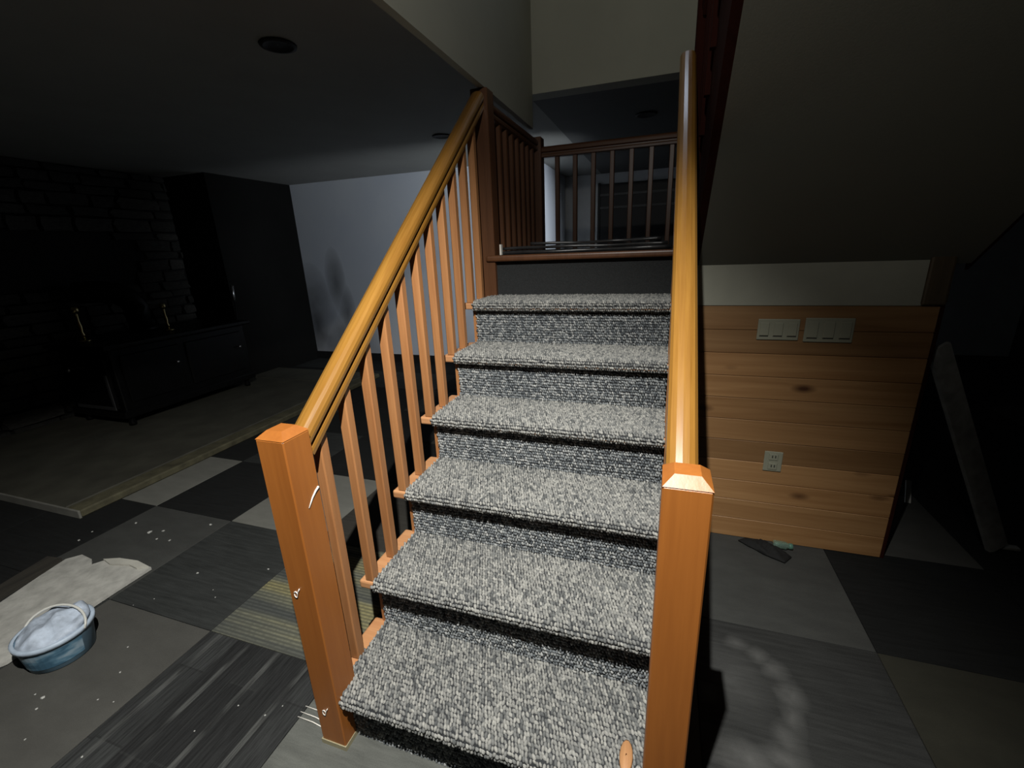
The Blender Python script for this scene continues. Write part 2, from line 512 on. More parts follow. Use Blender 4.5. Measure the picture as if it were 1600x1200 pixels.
def empty(name, loc):
    o = bpy.data.objects.new(name, None)
    o.empty_display_size = 0.1
    COL.objects.link(o)
    o.matrix_basis = Matrix.Translation(loc)
    return o
def S(o): return tag(o, kind='structure')

# ------------------------------------------------------------------ structure: floor and its carpet tiles
floor = S(box('floor', -4.5, 4.6, -2.2, 5.8, -0.10, -0.006, MAT['concrete']))
tag(floor, 'carpet tile floor of mixed grey and patterned squares', 'floor')
tile_me = {}
def tile_mesh(k):
    if k not in tile_me:
        me = box_mesh(TS - 0.003, TS - 0.003, 0.006, 0.0012, 'carpet_tile')
        me.materials.append(TM[k]); tile_me[k] = me
    return tile_me[k]
TILES = {(0, 0): 'woven', (-1, 0): 'dark', (0, -1): 'bars', (-1, -1): 'mid', (1, -1): 'lightstreak', (2, -1): 'dark', (-2, 0): 'middark',
         (-2, -1): 'dark', (-3, 0): 'black', (-4, 0): 'black', (-3, -1): 'black', (-1, 1): 'light', (-2, 1): 'black', (-3, 1): 'light', (0, 1): 'brownish',
         (-1, 2): 'black', (-2, 2): 'dark', (-3, 2): 'black', (0, 2): 'black', (-1, 3): 'black', (-2, 3): 'black', (-3, 3): 'dark', (0, 3): 'brownish',
         (3, 0): 'dusty', (3, 1): 'middark', (4, 1): 'black', (4, 0): 'olive', (4, 2): 'mid', (3, 2): 'black', (3, -1): 'middark', (4, -1): 'dark',
         (5, 2): 'black', (5, 1): 'black', (5, 0): 'black', (1, 0): 'dark', (2, 0): 'mid', (1, 1): 'mid', (2, 1): 'dark'}
for j in range(-3, 7):
    for i in range(-6, 7):
        k = TILES.get((i, j)) or random.choice(['black', 'black', 'dark'])
        if (i, j) not in TILES and i >= 5: k = 'black'
        x, y = T0X + TS * (i + 0.5), T0Y + TS * (j + 0.5)
        o = bpy.data.objects.new('carpet_tile', tile_mesh(k))
        COL.objects.link(o)
        o.matrix_basis = Matrix.Translation((x, y, -0.003 + random.uniform(-0.0006, 0.0004)))
        set_parent(o, floor)

# ------------------------------------------------------------------ structure: walls and ceilings
HX = 0.022       # face of the header over the left rail
BY = 2.20        # bulkhead behind the landing
SX1 = 1.87       # far side of the upper flight
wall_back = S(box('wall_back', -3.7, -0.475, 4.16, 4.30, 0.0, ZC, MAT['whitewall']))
tag(wall_back, 'pale blue grey painted wall at the far side of the left room', 'wall')
wall_back['label'] = 'pale blue grey painted wall at the far side of the left room'
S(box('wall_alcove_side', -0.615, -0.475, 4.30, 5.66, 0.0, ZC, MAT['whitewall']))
S(box('wall_alcove_back', -0.475, 4.5, 5.55, 5.69, 0.0, ZC, plain('alcove_paint', (0.62, 0.63, 0.63), 0.8, var=0.05)))
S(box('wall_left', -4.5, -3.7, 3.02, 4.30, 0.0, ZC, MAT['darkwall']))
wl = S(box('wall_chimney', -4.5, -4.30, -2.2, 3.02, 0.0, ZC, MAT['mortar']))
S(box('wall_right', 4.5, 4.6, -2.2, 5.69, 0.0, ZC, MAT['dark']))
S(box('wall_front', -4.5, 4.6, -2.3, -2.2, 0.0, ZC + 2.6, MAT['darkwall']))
# stones in the chimney wall
st_me = []
for q in range(8):
    bm = bmesh.new()
    bmesh.ops.create_cube(bm, size=1.0)
    bmesh.ops.subdivide_edges(bm, edges=bm.edges, cuts=1, use_grid_fill=True)
    for v in bm.verts:
        v.co += Vector((random.uniform(-.12, .12), random.uniform(-.05, .05), random.uniform(-.09, .09)))
    me = bm_mesh(bm, 'stone')
    me.materials.append(MAT['stoneA'] if q % 3 else MAT['stoneB'])
    st_me.append(me)
z = 0.0
row = 0
while z < ZC - 0.02:
    h = min(random.uniform(0.07, 0.13), ZC - 0.005 - z)
    y = 0.25 - random.uniform(0, 0.2)
    while y < 2.98:
        w = random.uniform(0.18, 0.42)
        w = min(w, 3.0 - y)
        if 1.12 < z + h / 2 < 1.68 and y + w > 1.40 and y < 2.30:
            y += w
            continue
        o = bpy.data.objects.new('stone', random.choice(st_me))
        COL.objects.link(o)
        dpt = random.uniform(0.05, 0.10)
        o.matrix_basis = Matrix.Translation((-4.29, y + w / 2, z + h / 2)) @ Matrix.Diagonal((dpt, (w - 0.012) * 0.92, (h - 0.01) * 0.9, 1))
        set_parent(o, wl)
        y += w
    z += h
# ceiling of the lower room: left part, back part, right part (stairwell stays open)
S(box('ceiling', -4.5, -0.008, -2.2, 5.69, ZC, ZC + 0.12, MAT['ceiling']))
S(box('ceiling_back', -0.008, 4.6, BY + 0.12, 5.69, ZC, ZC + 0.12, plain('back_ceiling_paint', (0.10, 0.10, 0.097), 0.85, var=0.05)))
S(box('ceiling_right', SX1 + 0.1, 4.6, -2.2, BY + 0.12, ZC, ZC + 0.12, MAT['ceiling']))
# stairwell walls going up to the upper storey
HB = 2.045
S(box('wall_stairwell_left', -0.008, HX, -2.2, BY, HB, 4.8, MAT['olive']))
S(box('wall_stairwell_back', -0.008, SX1 + 0.1, BY, BY + 0.12, ZC, 4.8, MAT['olive']))
S(box('wall_stairwell_right', SX1, SX1 + 0.1, -2.2, BY, ZC + 0.02, 4.8, MAT['olive']))
S(box('ceiling_stairwell', -0.008, SX1 + 0.1, -2.2, BY + 0.12, 4.8, 4.9, MAT['ceiling']))
# assumed unseen upstairs window, glowing panes added as dim daylight over the landing
def emit(name, c, s):
    m, nt, b = new_mat(name)
    b.inputs['Base Color'].default_value = (0.02, 0.02, 0.02, 1)
    b.inputs['Emission Color'].default_value = (*c, 1)
    b.inputs['Emission Strength'].default_value = s
    return m
w1 = S(empty('assumed_window', (0.72, BY, 3.55)))
tag(w1, 'small assumed upstairs window, unseen, added for light high on the stairwell wall', 'window')
for nm, a in (('window_frame', (0.30, 1.14, BY - 0.035, BY, 3.50, 3.56)), ('window_frame', (0.30, 1.14, BY - 0.035, BY, 4.34, 4.40)),
              ('window_frame', (0.30, 0.36, BY - 0.035, BY, 3.56, 4.34)), ('window_frame', (1.08, 1.14, BY - 0.035, BY, 3.56, 4.34)),
              ('window_bar', (0.705, 0.735, BY - 0.03, BY, 3.56, 4.34))):
    box(nm, *a, MAT['chip'], w1)
pane_glow = emit('assumed_window_glow', (0.70, 0.82, 1.0), 3.5)  # emission of the assumed window, added to light the stairwell
box('pane', 0.36, 0.705, BY - 0.015, BY - 0.004, 3.56, 4.34, pane_glow, w1)
box('pane', 0.735, 1.08, BY - 0.015, BY - 0.004, 3.56, 4.34, pane_glow, w1)

# pine clad wall under the landing, painted strip above it
PY = 1.335
wp = S(box('wall_pine', 0.955, 1.79, PY + 0.014, PY + 0.10, 0.0, 1.262, MAT['slot']))
nb = 11
for k in range(nb):
    z0 = 1.096 * k / nb; z1 = 1.096 * (k + 1) / nb
    box('plank', 0.955, 1.79, PY, PY + 0.014, z0 + 0.0006, z1 - 0.0006, MAT['pine'], wp, 0.0022)
box('painted_strip', 0.945, 1.775, PY + 0.001, PY + 0.014, 1.098, 1.262, plain('strip_paint', (0.30, 0.30, 0.245), 0.8, var=0.06), wp)
box('end_cap', 1.79, 1.802, PY, PY + 0.10, 0.0, 1.26, MAT['redwood'], wp)
box('corner_trim', 1.725, 1.80, PY - 0.012, PY, 1.10, 1.29, wood('corner_trim_wood', (0.05, 0.035, 0.02), (0.09, 0.065, 0.035), 'Z', 0.6), wp, 0.008, 2)
S(box('baseboard_back', -3.7, -0.475, 4.145, 4.16, 0.0, 0.10, MAT['baseb']))

# ------------------------------------------------------------------ upper flight: soffit, stringer, railing
uf = empty('upper_stair_flight', (1.4, 1.335, 1.26))
tag(uf, 'upper stair flight rising over the pine wall, seen from its olive plaster underside', 'staircase')
def sz(y): return 1.262 + SL * (PY - y)
YE = -1.15
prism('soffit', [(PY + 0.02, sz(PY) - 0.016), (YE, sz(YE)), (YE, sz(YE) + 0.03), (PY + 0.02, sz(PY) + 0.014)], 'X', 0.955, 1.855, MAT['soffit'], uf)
prism('stringer', [(PY + 0.05, sz(PY) - 0.04), (YE, sz(YE)), (YE, sz(YE) + 0.42), (PY + 0.05, sz(PY) + 0.38)], 'X', 0.93, 0.955, MAT['redwood'], uf)
prism('stringer', [(PY + 0.05, sz(PY) - 0.04), (YE, sz(YE)), (YE, sz(YE) + 0.42), (PY + 0.05, sz(PY) + 0.38)], 'X', 1.855, 1.866, MAT['redwood'], uf)
for k in range(8):
    y1 = PY - k * RUN
    zt = ZL + (k + 1) * RISE
    if zt > 2.95: break
    box('tread', 0.955, 1.855, y1 - RUN, y1 + 0.03, zt - 0.03, zt, MAT['redwood'], uf)
    box('riser', 0.955, 1.855, y1, y1 + 0.018, zt - RISE, zt - 0.03, MAT['redwood'], uf)
ub = empty('upper_balustrade', (0.925, 1.44, ZL))
tag(ub, 'dark red stained balustrade of the upper flight right of the right handrail', 'balustrade')
box('newel_post', 0.885, 0.965, 1.40, 1.48, ZL, 3.05, MAT['redwood'], ub, 0.004)
for k in range(20):
    y = 1.33 - k * 0.1153
    if y < YE + 0.1: break
    box('baluster', 0.913, 0.943, y - 0.015, y + 0.015, sz(y) + 0.36, sz(y) + 0.24 + 0.72, MAT['redwood'], ub)

RAILP = [(-.018, -.036), (.018, -.036), (.025, -.033), (.026, -.022), (.024, -.015), (.015, -.013), (.015, -.007), (.024, -.005), (.028, -.001), (.0295, .008), (.028, .017), (.022, .025), (.012, .0295), (0, .031)]
RAILP = RAILP + [(-x, y) for x, y in reversed(RAILP[2:-1])]
sweep('handrail', RAILP, (0.928, 1.40, sz(1.40) + 0.97), (0.928, YE, sz(YE) + 0.97), MAT['redwood'], ub)

# ------------------------------------------------------------------ lower staircase
stairs = empty('staircase', (W / 2, 0.0, 0.0))
tag(stairs, 'straight flight of grey carpeted wooden stairs rising to a landing', 'staircase')
TX0, TX1 = -0.046, 0.893
def carpet_profile(k):
    """points (y,z) and outward normals up the riser, round the nosing and along the tread of step k"""
    yr = (k - 1) * RUN + OV; yf = (k - 1) * RUN; zt = k * RISE - 0.006
    zb = zt - 0.036; r = 0.017
    P = []
    P.append((yr, (k - 1) * RISE - 0.004)); P.append((yr, zb))
    P.append((yf + r, zb))
    for a in range(1, 6):
        t = -90 - a * 30 + 0
        t = math.radians(-90 - a * 36)
        P.append((yf + r + r * math.cos(t), zb + 0.018 + 0.018 * math.sin(t)))
    P.append((k * RUN + OV, zt))
    return P
dome_v = [(0, 0, 1.0)]
for rr, zz in ((0.72, 0.72), (1.0, 0.0)):
    for i in range(7):
        a = 2 * math.pi * i / 7
        dome_v.append((rr * math.cos(a), rr * math.sin(a), zz))
dome_v = np.array(dome_v)
dome_f = [(0, 1 + i, 1 + (i + 1) % 7) for i in range(7)] + [(1 + i, 8 + i, 8 + (i + 1) % 7, 1 + (i + 1) % 7) for i in range(7)]
def loops_mesh(name, pos, tan, nor, su=0.0069, sv=0.0040, sh=0.0068):
    n = len(pos)
    bit = np.cross(nor, tan)
    ang = rng.normal(0.5, 0.4, n)
    c, s = np.cos(ang)[:, None], np.sin(ang)[:, None]
    t2 = tan * c + bit * s; b2 = -tan * s + bit * c
    sc = rng.uniform(0.82, 1.2, n)[:, None]
    scz = rng.uniform(0.7, 1.25, n)[:, None]
    pos = pos + tan * rng.normal(0, 0.0012, (n, 1)) + bit * rng.normal(0, 0.0008, (n, 1))
    V = (pos[:, None, :] + dome_v[None, :, 0:1] * (t2 * sc * su)[:, None, :] + dome_v[None, :, 1:2] * (b2 * sc * sv)[:, None, :]
         + dome_v[None, :, 2:3] * (nor * scz * sh)[:, None, :]).reshape(-1, 3)
    m = len(dome_v)
    off = (np.arange(n) * m)[:, None]
    tri = np.array([f for f in dome_f if len(f) == 3]); quad = np.array([f for f in dome_f if len(f) == 4])
    T = (off[:, :, None] + tri[None]).reshape(-1, 3); Q = (off[:, :, None] + quad[None]).reshape(-1, 4)
    me = bpy.data.meshes.new(name)
    me.vertices.add(len(V)); me.vertices.foreach_set('co', V.astype(np.float32).ravel())
    nl = T.size + Q.size
    me.loops.add(nl); me.loops.foreach_set('vertex_index', np.concatenate([T.ravel(), Q.ravel()]).astype(np.int32))
    npoly = len(T) + len(Q)
    me.polygons.add(npoly)
    ls = np.concatenate([np.arange(len(T)) * 3, T.size + np.arange(len(Q)) * 4]).astype(np.int32)
    me.polygons.foreach_set('loop_start', ls)
    me.polygons.foreach_set('use_smooth', np.ones(npoly, dtype=bool))
    me.update(calc_edges=True)
    me.validate()
    return me
CX0, CX1 = 0.006, 0.851
for k in range(1, 7):
    zt = k * RISE
    yf = (k - 1) * RUN
    # wooden tread with its end showing past the carpet, riser board
    box('tread', TX0, TX1, yf + 0.004, k * RUN + OV + 0.012, zt - 0.040, zt - 0.011, MAT['tread'], stairs, 0.006, 2)
    box('riser', -0.012, 0.846, yf + OV + 0.003, yf + OV + 0.019, zt - RISE - 0.011, zt - 0.040, MAT['baluster'], stairs)
    P = carpet_profile(k)
    # backing ribbon
    n = len(P)
    v = [(CX0, y, z) for y, z in P] + [(CX1, y, z) for y, z in P]
    f = [(i, n + i, n + i + 1, i + 1) for i in range(n - 1)]
    cp = link('carpet', poly_mesh('carpet', v, f), MAT['backing'], stairs)
    # loop pile
    pos, tan, nor = [], [], []
    seg = [(Vector((0, P[i + 1][0] - P[i][0], P[i + 1][1] - P[i][1]))) for i in range(n - 1)]
    Ls = [s.length for s in seg]; tot = sum(Ls)
    rows = int(tot / 0.0112)
    acc = [0]
    for l in Ls: acc.append(acc[-1] + l)
    for r_ in range(rows):
        sd = (r_ + 0.5) * tot / rows
        i = max(j for j in range(n - 1) if acc[j] <= sd)
        t = (sd - acc[i]) / Ls[i]
        y = P[i][0] + seg[i].y * t; z = P[i][1] + seg[i].z * t
        d = seg[i].normalized()
        nv = (0, -d.z, d.y)
        xs = np.arange(CX0 + (0.004 if r_ % 2 else 0.0005), CX1 + 0.002, 0.0088)
        for x in xs:
            pos.append((x, y, z)); tan.append((0, d.y, d.z)); nor.append(nv)
    pos, tan, nor = map(np.array, (pos, tan, nor))
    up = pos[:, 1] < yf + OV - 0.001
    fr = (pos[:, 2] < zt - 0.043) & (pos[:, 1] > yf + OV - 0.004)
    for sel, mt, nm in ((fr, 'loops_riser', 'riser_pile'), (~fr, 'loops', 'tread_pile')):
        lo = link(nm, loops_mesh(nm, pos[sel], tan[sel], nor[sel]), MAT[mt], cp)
        tag(lo, kind='stuff')
# top riser in flat dark carpet, landing
y7 = 6 * RUN
box('riser', -0.012, TX1 - 0.02, y7 + OV, y7 + OV + 0.02, 6 * RISE - 0.03, ZL - 0.03, MAT['flatcarpet'], stairs)
prism('stringer', [(0.08, 0.0), (0.08, 0.02), (y7 + 0.05, (y7 + 0.05 - OV) * SL - 0.02), (y7 + 0.05, ZL - 0.45), (0.42, 0.0)], 'X', 0.008, 0.030, MAT['baluster'], stairs)
prism('stringer', [(0.08, 0.0), (0.08, 0.02), (y7 + 0.05, (y7 + 0.05 - OV) * SL - 0.02), (y7 + 0.05, ZL - 0.45), (0.42, 0.0)], 'X', 0.82, 0.842, MAT['baluster'], stairs)
lg = empty('landing', (0.9, 1.9, ZL - 0.20))
tag(lg, 'wooden stair landing with a rounded timber nosing at the top of the flight', 'landing')
box('platform', -0.046, 1.80, y7 + 0.053, 2.42, ZL - 0.19, ZL - 0.022, MAT['darkwall'], lg)
box('deck', 0.0, 1.80, y7 + 0.045, 2.42, ZL - 0.022, ZL, MAT['flatcarpet'], lg)
box('nosing', -0.01, 0.878, y7 + 0.002, y7 + 0.045, ZL - 0.030, ZL, LBR, lg, 0.010, 3)

# ------------------------------------------------------------------ balustrades
def newel(x0, y0, z1, parent, s=0.0813, z0=0.0, bev=0.003, cap=True, mat=None):
    mat = mat or MAT['newel']
    p = box('newel_post', x0, x0 + s, y0, y0 + s, z0, z1, mat, parent, bev)
    if cap:
        c = 0.019
        v = [(-s/2, -s/2, 0), (s/2, -s/2, 0), (s/2, s/2, 0), (-s/2, s/2, 0)]
        h = s / 2 - c
        v += [(-h, -h, 0.017), (h, -h, 0.017), (h, h, 0.017), (-h, h, 0.017)]
        f = [(3, 2, 1, 0), (4, 5, 6, 7), (0, 1, 5, 4), (1, 2, 6, 5), (2, 3, 7, 6), (3, 0, 4, 7)]
        o = link('cap', poly_mesh('cap', v, f), mat, p, Matrix.Translation((x0 + s/2, y0 + s/2, z1)))
    return p
NZ = 0.9647
def railtop(y): return 0.958 + 0.822 * (y - 0.08)
BAL = 0.031
bal_cache = {}
def baluster(x, y, z0, z1, parent, mat=None, w=BAL):
    return box('baluster', x - w/2, x + w/2, y - w/2, y + w/2, z0, z1, mat or MAT['baluster'], parent, 0.0035)

lb = empty('stair_balustrade', (-0.008, 0.0, 0.0))
tag(lb, 'oak balustrade on the left side of the stairs with capped newel post', 'balustrade', 'stair balustrades')
pl = newel(-0.0481, -0.0099, NZ, lb)
box('base_shim', -0.050, 0.035, -0.0125, 0.040, 0.0, 0.016, MAT['shoe'], pl)
newel(-0.048, 1.40, HB, lb, z0=ZL - 0.4, cap=False, mat=LBR)
RX = -0.010
sweep('handrail', RAILP, (RX, 0.0705, railtop(0.0705) - 0.031 / math.cos(math.atan(SL))), (RX, 1.401, railtop(1.401) - 0.031 / math.cos(math.atan(SL))), MAT['rail'], lb, smooth=True)
for n_ in range(11):
    y = 0.140 + 0.1153 * n_
    k = int(y / RUN) + 1
    zr = railtop(y) - 0.068
    baluster(RX, y, k * RISE - 0.011, zr, lb)
# small marks on the left newel
tube('paint_scratch', [(0.0335, 0.066, 0.812), (0.0337, 0.055, 0.806), (0.0337, 0.042, 0.795), (0.0336, 0.026, 0.775)], 0.0035, MAT['chip'], pl, 6, 0.0015)
def flake(x, y, z):
    pts = []
    for a in range(0, 330, 30):
        t = math.radians(a)
        pts.append((x + 0.006 * math.cos(t), y, z + 0.009 * math.sin(t)))
    pts.append((x + 0.010, y - 0.001, z + 0.012)); pts.append((x + 0.016, y - 0.001, z + 0.022))
    return tube('paint_chip', pts, 0.0014, MAT['chip'], pl, 5)
flake(-0.026, -0.0112, 0.535); flake(-0.019, -0.0112, 0.128)

rb = empty('stair_balustrade', (0.878, 0.0, 0.0))
tag(rb, 'oak balustrade on the right side of the stairs beside the pine wall', 'balustrade', 'stair balustrades')
newel(0.8377, 0.002, NZ, rb)
RX2 = 0.868
sweep('handrail', RAILP, (RX2 + 0.004, 0.083, railtop(0.083) - 0.031 / math.cos(math.atan(SL)) + 0.012), (RX2 - 0.006, 1.42, railtop(1.42) - 0.031 / math.cos(math.atan(SL)) + 0.012), MAT['rail'], rb, smooth=True)
for n_ in range(11):
    y = 0.140 + 0.1153 * n_
    k = int(y / RUN) + 1
    baluster(RX2, y, k * RISE - 0.011, railtop(y) - 0.056, rb)

# landing railings
ll = empty('landing_balustrade', (-0.008, 1.9, ZL))
tag(ll, 'brown landing balustrade of close square balusters under the header at left', 'balustrade', 'landing balustrades')
newel(-0.048, 2.335, 2.03, ll, z0=ZL, cap=False, mat=LBR)
sweep('handrail', RAILP, (-0.012, 1.48, 1.985), (-0.012, 2.336, 1.985), LBR, ll, smooth=True)
for n_ in range(8):
    baluster(-0.010, 1.545 + n_ * 0.1005, ZL, 1.957, ll, LBR)
lr = empty('landing_balustrade', (0.9, 2.37, ZL))
tag(lr, 'dim landing balustrade across the back of the landing before the far window', 'balustrade', 'landing balustrades')
sweep('handrail', RAILP, (0.032, 2.375, 1.945), (1.80, 2.375, 1.945), LBR, lr, smooth=True)
for n_ in range(15):
    baluster(0.13 + n_ * 0.116, 2.375, ZL, 1.917, lr, LBR, 0.028)

# ------------------------------------------------------------------ folded dark sheeting on the landing
def wavy_sheet(name, x0, x1, y0, y1, z0, th, amp, seed, mat, parent=None, nx=28, ny=10):
    r = random.Random(seed)
    ph = [r.uniform(0, 6.28) for _ in range(6)]
    v, f = [], []
    def h(u, w): return amp * (math.sin(u * 7 + ph[0]) * 0.5 + math.sin(u * 17 + w * 3 + ph[1]) * 0.3 + math.sin(w * 6 + u * 4 + ph[2]) * 0.4)
    for lay in (0, 1):
        for j in range(ny + 1):
            for i in range(nx + 1):
                u, w = i / nx, j / ny
                e = 0.012 * math.sin(u * 11 + ph[3]) * (1 if j in (0, ny) else 0)
                v.append((x0 + (x1 - x0) * u, y0 + (y1 - y0) * w + e, z0 + lay * th + (h(u, w) + amp if lay else (h(u, w) + amp) * 0.6)))
    n1 = (nx + 1) * (ny + 1)
    for j in range(ny):
        for i in range(nx):
            a = j * (nx + 1) + i
            f.append((n1 + a, n1 + a + 1, n1 + a + nx + 2, n1 + a + nx + 1)); f.append((a, a + nx + 1, a + nx + 2, a + 1))
    for i in range(nx):
        f.append((i, i + 1, n1 + i + 1, n1 + i)); a = ny * (nx + 1) + i; f.append((a + 1, a, n1 + a, n1 + a + 1))
    for j in range(ny):
        a = j * (nx + 1); f.append((a + nx + 1, a, n1 + a, n1 + a + nx + 1)); a += nx; f.append((a, a + nx + 1, n1 + a + nx + 1, n1 + a))
    return link(name, poly_mesh(name, v, f), mat, parent, None, True)
PLAS = plain('black_plastic_sheet', (0.022, 0.022, 0.023), 0.3, var=0.3, scale=20, bmp=0.3, bscale=25)
fs = empty('folded_sheeting', (0.45, 1.6, ZL))
tag(fs, 'folded black plastic sheeting lying along the landing edge', 'sheeting')
wavy_sheet('fold', 0.055, 0.845, 1.435, 1.80, ZL, 0.014, 0.003, 1, PLAS, fs)
wavy_sheet('fold', 0.05, 0.83, 1.45, 1.78, ZL + 0.020, 0.012, 0.003, 2, PLAS, fs)
wavy_sheet('fold', 0.20, 0.80, 1.46, 1.75, ZL + 0.038, 0.010, 0.004, 3, PLAS, fs)
box('torn_tape', 0.050, 0.058, 1.428, 1.45, ZL + 0.001, ZL + 0.05, MAT['chip'], fs)

# ------------------------------------------------------------------ hearth, stove
hz = 0.05
ht = empty('hearth', (-3.2, 1.9, 0))
tag(ht, 'low beige raised hearth slab along the stone chimney wall', 'hearth')
box('slab', -4.22, -2.34, 0.575, 3.015, 0.0, hz, MAT['hearth'], ht, 0.006)
box('lit_front_strip', -4.22, -2.215, 0.562, 0.574, 0.0, hz - 0.002, plain('lit_hearth_front', (0.19, 0.187, 0.165), 0.8, var=0.2), ht, 0.002)  # brightness of the front face towards the lamp, put into a paler strip
box('edging', -2.338, -2.215, 0.575, 3.45, 0.0, hz - 0.004, MAT['hearth_edge'], ht, 0.008)
box('slab', -3.69, -2.34, 3.02, 3.45, 0.0, hz, MAT['hearth'], ht, 0.006)

sv = empty('wood_stove', (-3.7, 2.1, hz))
tag(sv, 'black cast iron wood stove standing on the raised hearth', 'stove')
X0, X1, Y0, Y1 = -4.00, -3.34, 1.54, 2.78
box('body', X0, X1, Y0, Y1, hz + 0.12, hz + 0.66, MAT['iron'], sv, 0.012, 2)
box('top_plate', X0 - 0.05, X1 + 0.06, Y0 - 0.06, Y1 + 0.05, hz + 0.66, hz + 0.70, MAT['iron'], sv, 0.012, 2)
box('skirt', X0 - 0.02, X1 + 0.02, Y0 - 0.02, Y1 + 0.02, hz + 0.08, hz + 0.14, MAT['iron'], sv, 0.01)
for lx in (X0 + 0.05, X1 - 0.05):
    for ly in (Y0 + 0.05, Y1 - 0.05):
        lathe('leg', [(0.025, 0), (0.03, 0.02), (0.02, 0.05), (0.035, 0.09)], MAT['iron'], sv, (lx, ly, hz), 10)
# end door facing the stairs foot
dr = box('door', X0 + 0.10, X1 - 0.04, Y0 - 0.03, Y0, hz + 0.16, hz + 0.60, MAT['iron'], sv, 0.01)
box('door_glass', X0 + 0.16, X1 - 0.10, Y0 - 0.034, Y0 - 0.028, hz + 0.22, hz + 0.52, MAT['glass_dark'], dr)
box('door_trim', X0 + 0.12, X1 - 0.05, Y0 - 0.037, Y0 - 0.029, hz + 0.155, hz + 0.185, plain('worn_steel_trim', (0.12, 0.12, 0.125), 0.45, 0.7), dr, 0.003)
box('door_trim', X1 - 0.08, X1 - 0.05, Y0 - 0.037, Y0 - 0.029, hz + 0.185, hz + 0.46, bpy.data.materials['worn_steel_trim'], dr, 0.003)
lathe('knob', [(0.008, 0), (0.008, 0.03), (0.020, 0.04), (0.022, 0.052), (0.012, 0.062)], MAT['chrome'], dr, n=14, closed_top=True,
      matrix=Matrix.Translation((X0 + 0.24, Y0 - 0.03, hz + 0.50)) @ Matrix.Rotation(math.radians(90), 4, 'X'))
# long side panels
for a, b_ in ((Y0 + 0.06, 2.08), (2.14, Y1 - 0.06)):
    d2 = box('side_panel', X1, X1 + 0.015, a, b_, hz + 0.20, hz + 0.60, MAT['iron'], sv, 0.006)
    lathe('knob', [(0.006, 0), (0.006, 0.02), (0.014, 0.03), (0.008, 0.04)], MAT['chrome'], d2, n=12, closed_top=True,
          matrix=Matrix.Translation((X1 + 0.015, b_ - 0.06, hz + 0.45)) @ Matrix.Rotation(math.radians(90), 4, 'Y'))
tube('flue_pipe', [(-3.86, 2.15, hz + 0.70), (-3.86, 2.15, hz + 0.92), (-3.88, 2.12, hz + 1.0), (-3.95, 2.06, hz + 1.06), (-4.06, 1.98, hz + 1.08), (-4.17, 1.90, hz + 1.08)], 0.10, MAT['iron'], sv, 18)
lathe('flue_collar', [(0.13, 0), (0.13, 0.03), (0.108, 0.035)], MAT['iron'], sv, (-3.86, 2.15, hz + 0.70), 18)

def candlestick(x, y, label, s=1.0):
    e = empty('candlestick', (x, y, hz + 0.70))
    tag(e, label, 'candlestick', 'candlesticks on the stove')
    z = hz + 0.70
    lathe('base', [(0.045 * s, 0), (0.047 * s, 0.008), (0.030 * s, 0.016), (0.014 * s, 0.024)], MAT['brass'], e, (x, y, z), 18)
    lathe('stem', [(0.012 * s, 0.02), (0.018 * s, 0.05 * s), (0.010 * s, 0.07 * s), (0.016 * s, 0.11 * s), (0.009 * s, 0.15 * s), (0.012 * s, 0.20 * s)], MAT['brass'], e, (x, y, z), 16)
    lathe('cup', [(0.012 * s, 0.20 * s), (0.026 * s, 0.215 * s), (0.024 * s, 0.25 * s), (0.016 * s, 0.25 * s)], MAT['brass'], e, (x, y, z), 16)
candlestick(-3.78, 1.64, 'brass candlestick at the near left corner of the black stove top', 1.15)
candlestick(-3.55, 2.18, 'brass candlestick behind, nearer the middle of the black stove top', 1.0)
pk = empty('fire_poker', (-3.62, 2.96, hz))
tag(pk, 'black fire poker with steel handle leaning on the dark wall behind the stove', 'poker')
tube('shaft', [(-3.56, 2.86, hz), (-3.62, 2.985, hz + 0.92)], 0.008, MAT['iron'], pk)
tube('handle', [(-3.617, 2.975, hz + 0.88), (-3.628, 2.998, hz + 1.04)], 0.017, MAT['chrome'], pk, 10)

# ------------------------------------------------------------------ ceiling downlights
BLK = plain('black_baffle', (0.004, 0.004, 0.004), 0.7)
def downlight(x, y, label):
    e = empty('downlight', (x, y, ZC))
    tag(e, label, 'ceiling light', 'recessed ceiling downlights')
    lathe('trim_ring', [(0.058, -0.001), (0.075, -0.002), (0.073, -0.008), (0.060, -0.010)], BLK, e, (x, y, ZC), 28, closed_bot=False)
    lathe('baffle', [(0.060, -0.010), (0.050, -0.006), (0.040, -0.003), (0.020, -0.002), (0.002, -0.002)], BLK, e, (x, y, ZC), 28, closed_bot=False)
downlight(-0.79, 1.10, 'large dark recessed downlight in the ceiling at upper left')
downlight(-0.895, 2.825, 'small dark recessed downlight in the ceiling just left of the handrail')
downlight(0.641, 2.955, 'dark recessed downlight in the ceiling beyond the landing')

# ------------------------------------------------------------------ far window beyond the landing
w2 = S(empty('window_2', (0.5, 5.55, 1.4)))
tag(w2, 'dark window with blind rails in the wall beyond the landing', 'window')
FR = plain('grey_window_frame', (0.10, 0.10, 0.095), 0.6)
box('pane', -0.03, 1.9, 5.535, 5.548, 1.0, 2.10, plain('dull_black_glass', (0.006, 0.006, 0.007), 0.5), w2)
box('window_frame', -0.045, -0.015, 5.52, 5.55, 1.0, 2.115, MAT['baseb'], w2)
for z in (1.955, 1.80): box('rail', -0.015, 1.9, 5.515, 5.535, z, z + 0.028, FR, w2)
for x in (0.55, 1.15): box('mullion', x, x + 0.025, 5.518, 5.535, 1.0, 2.10, MAT['baseb'], w2)

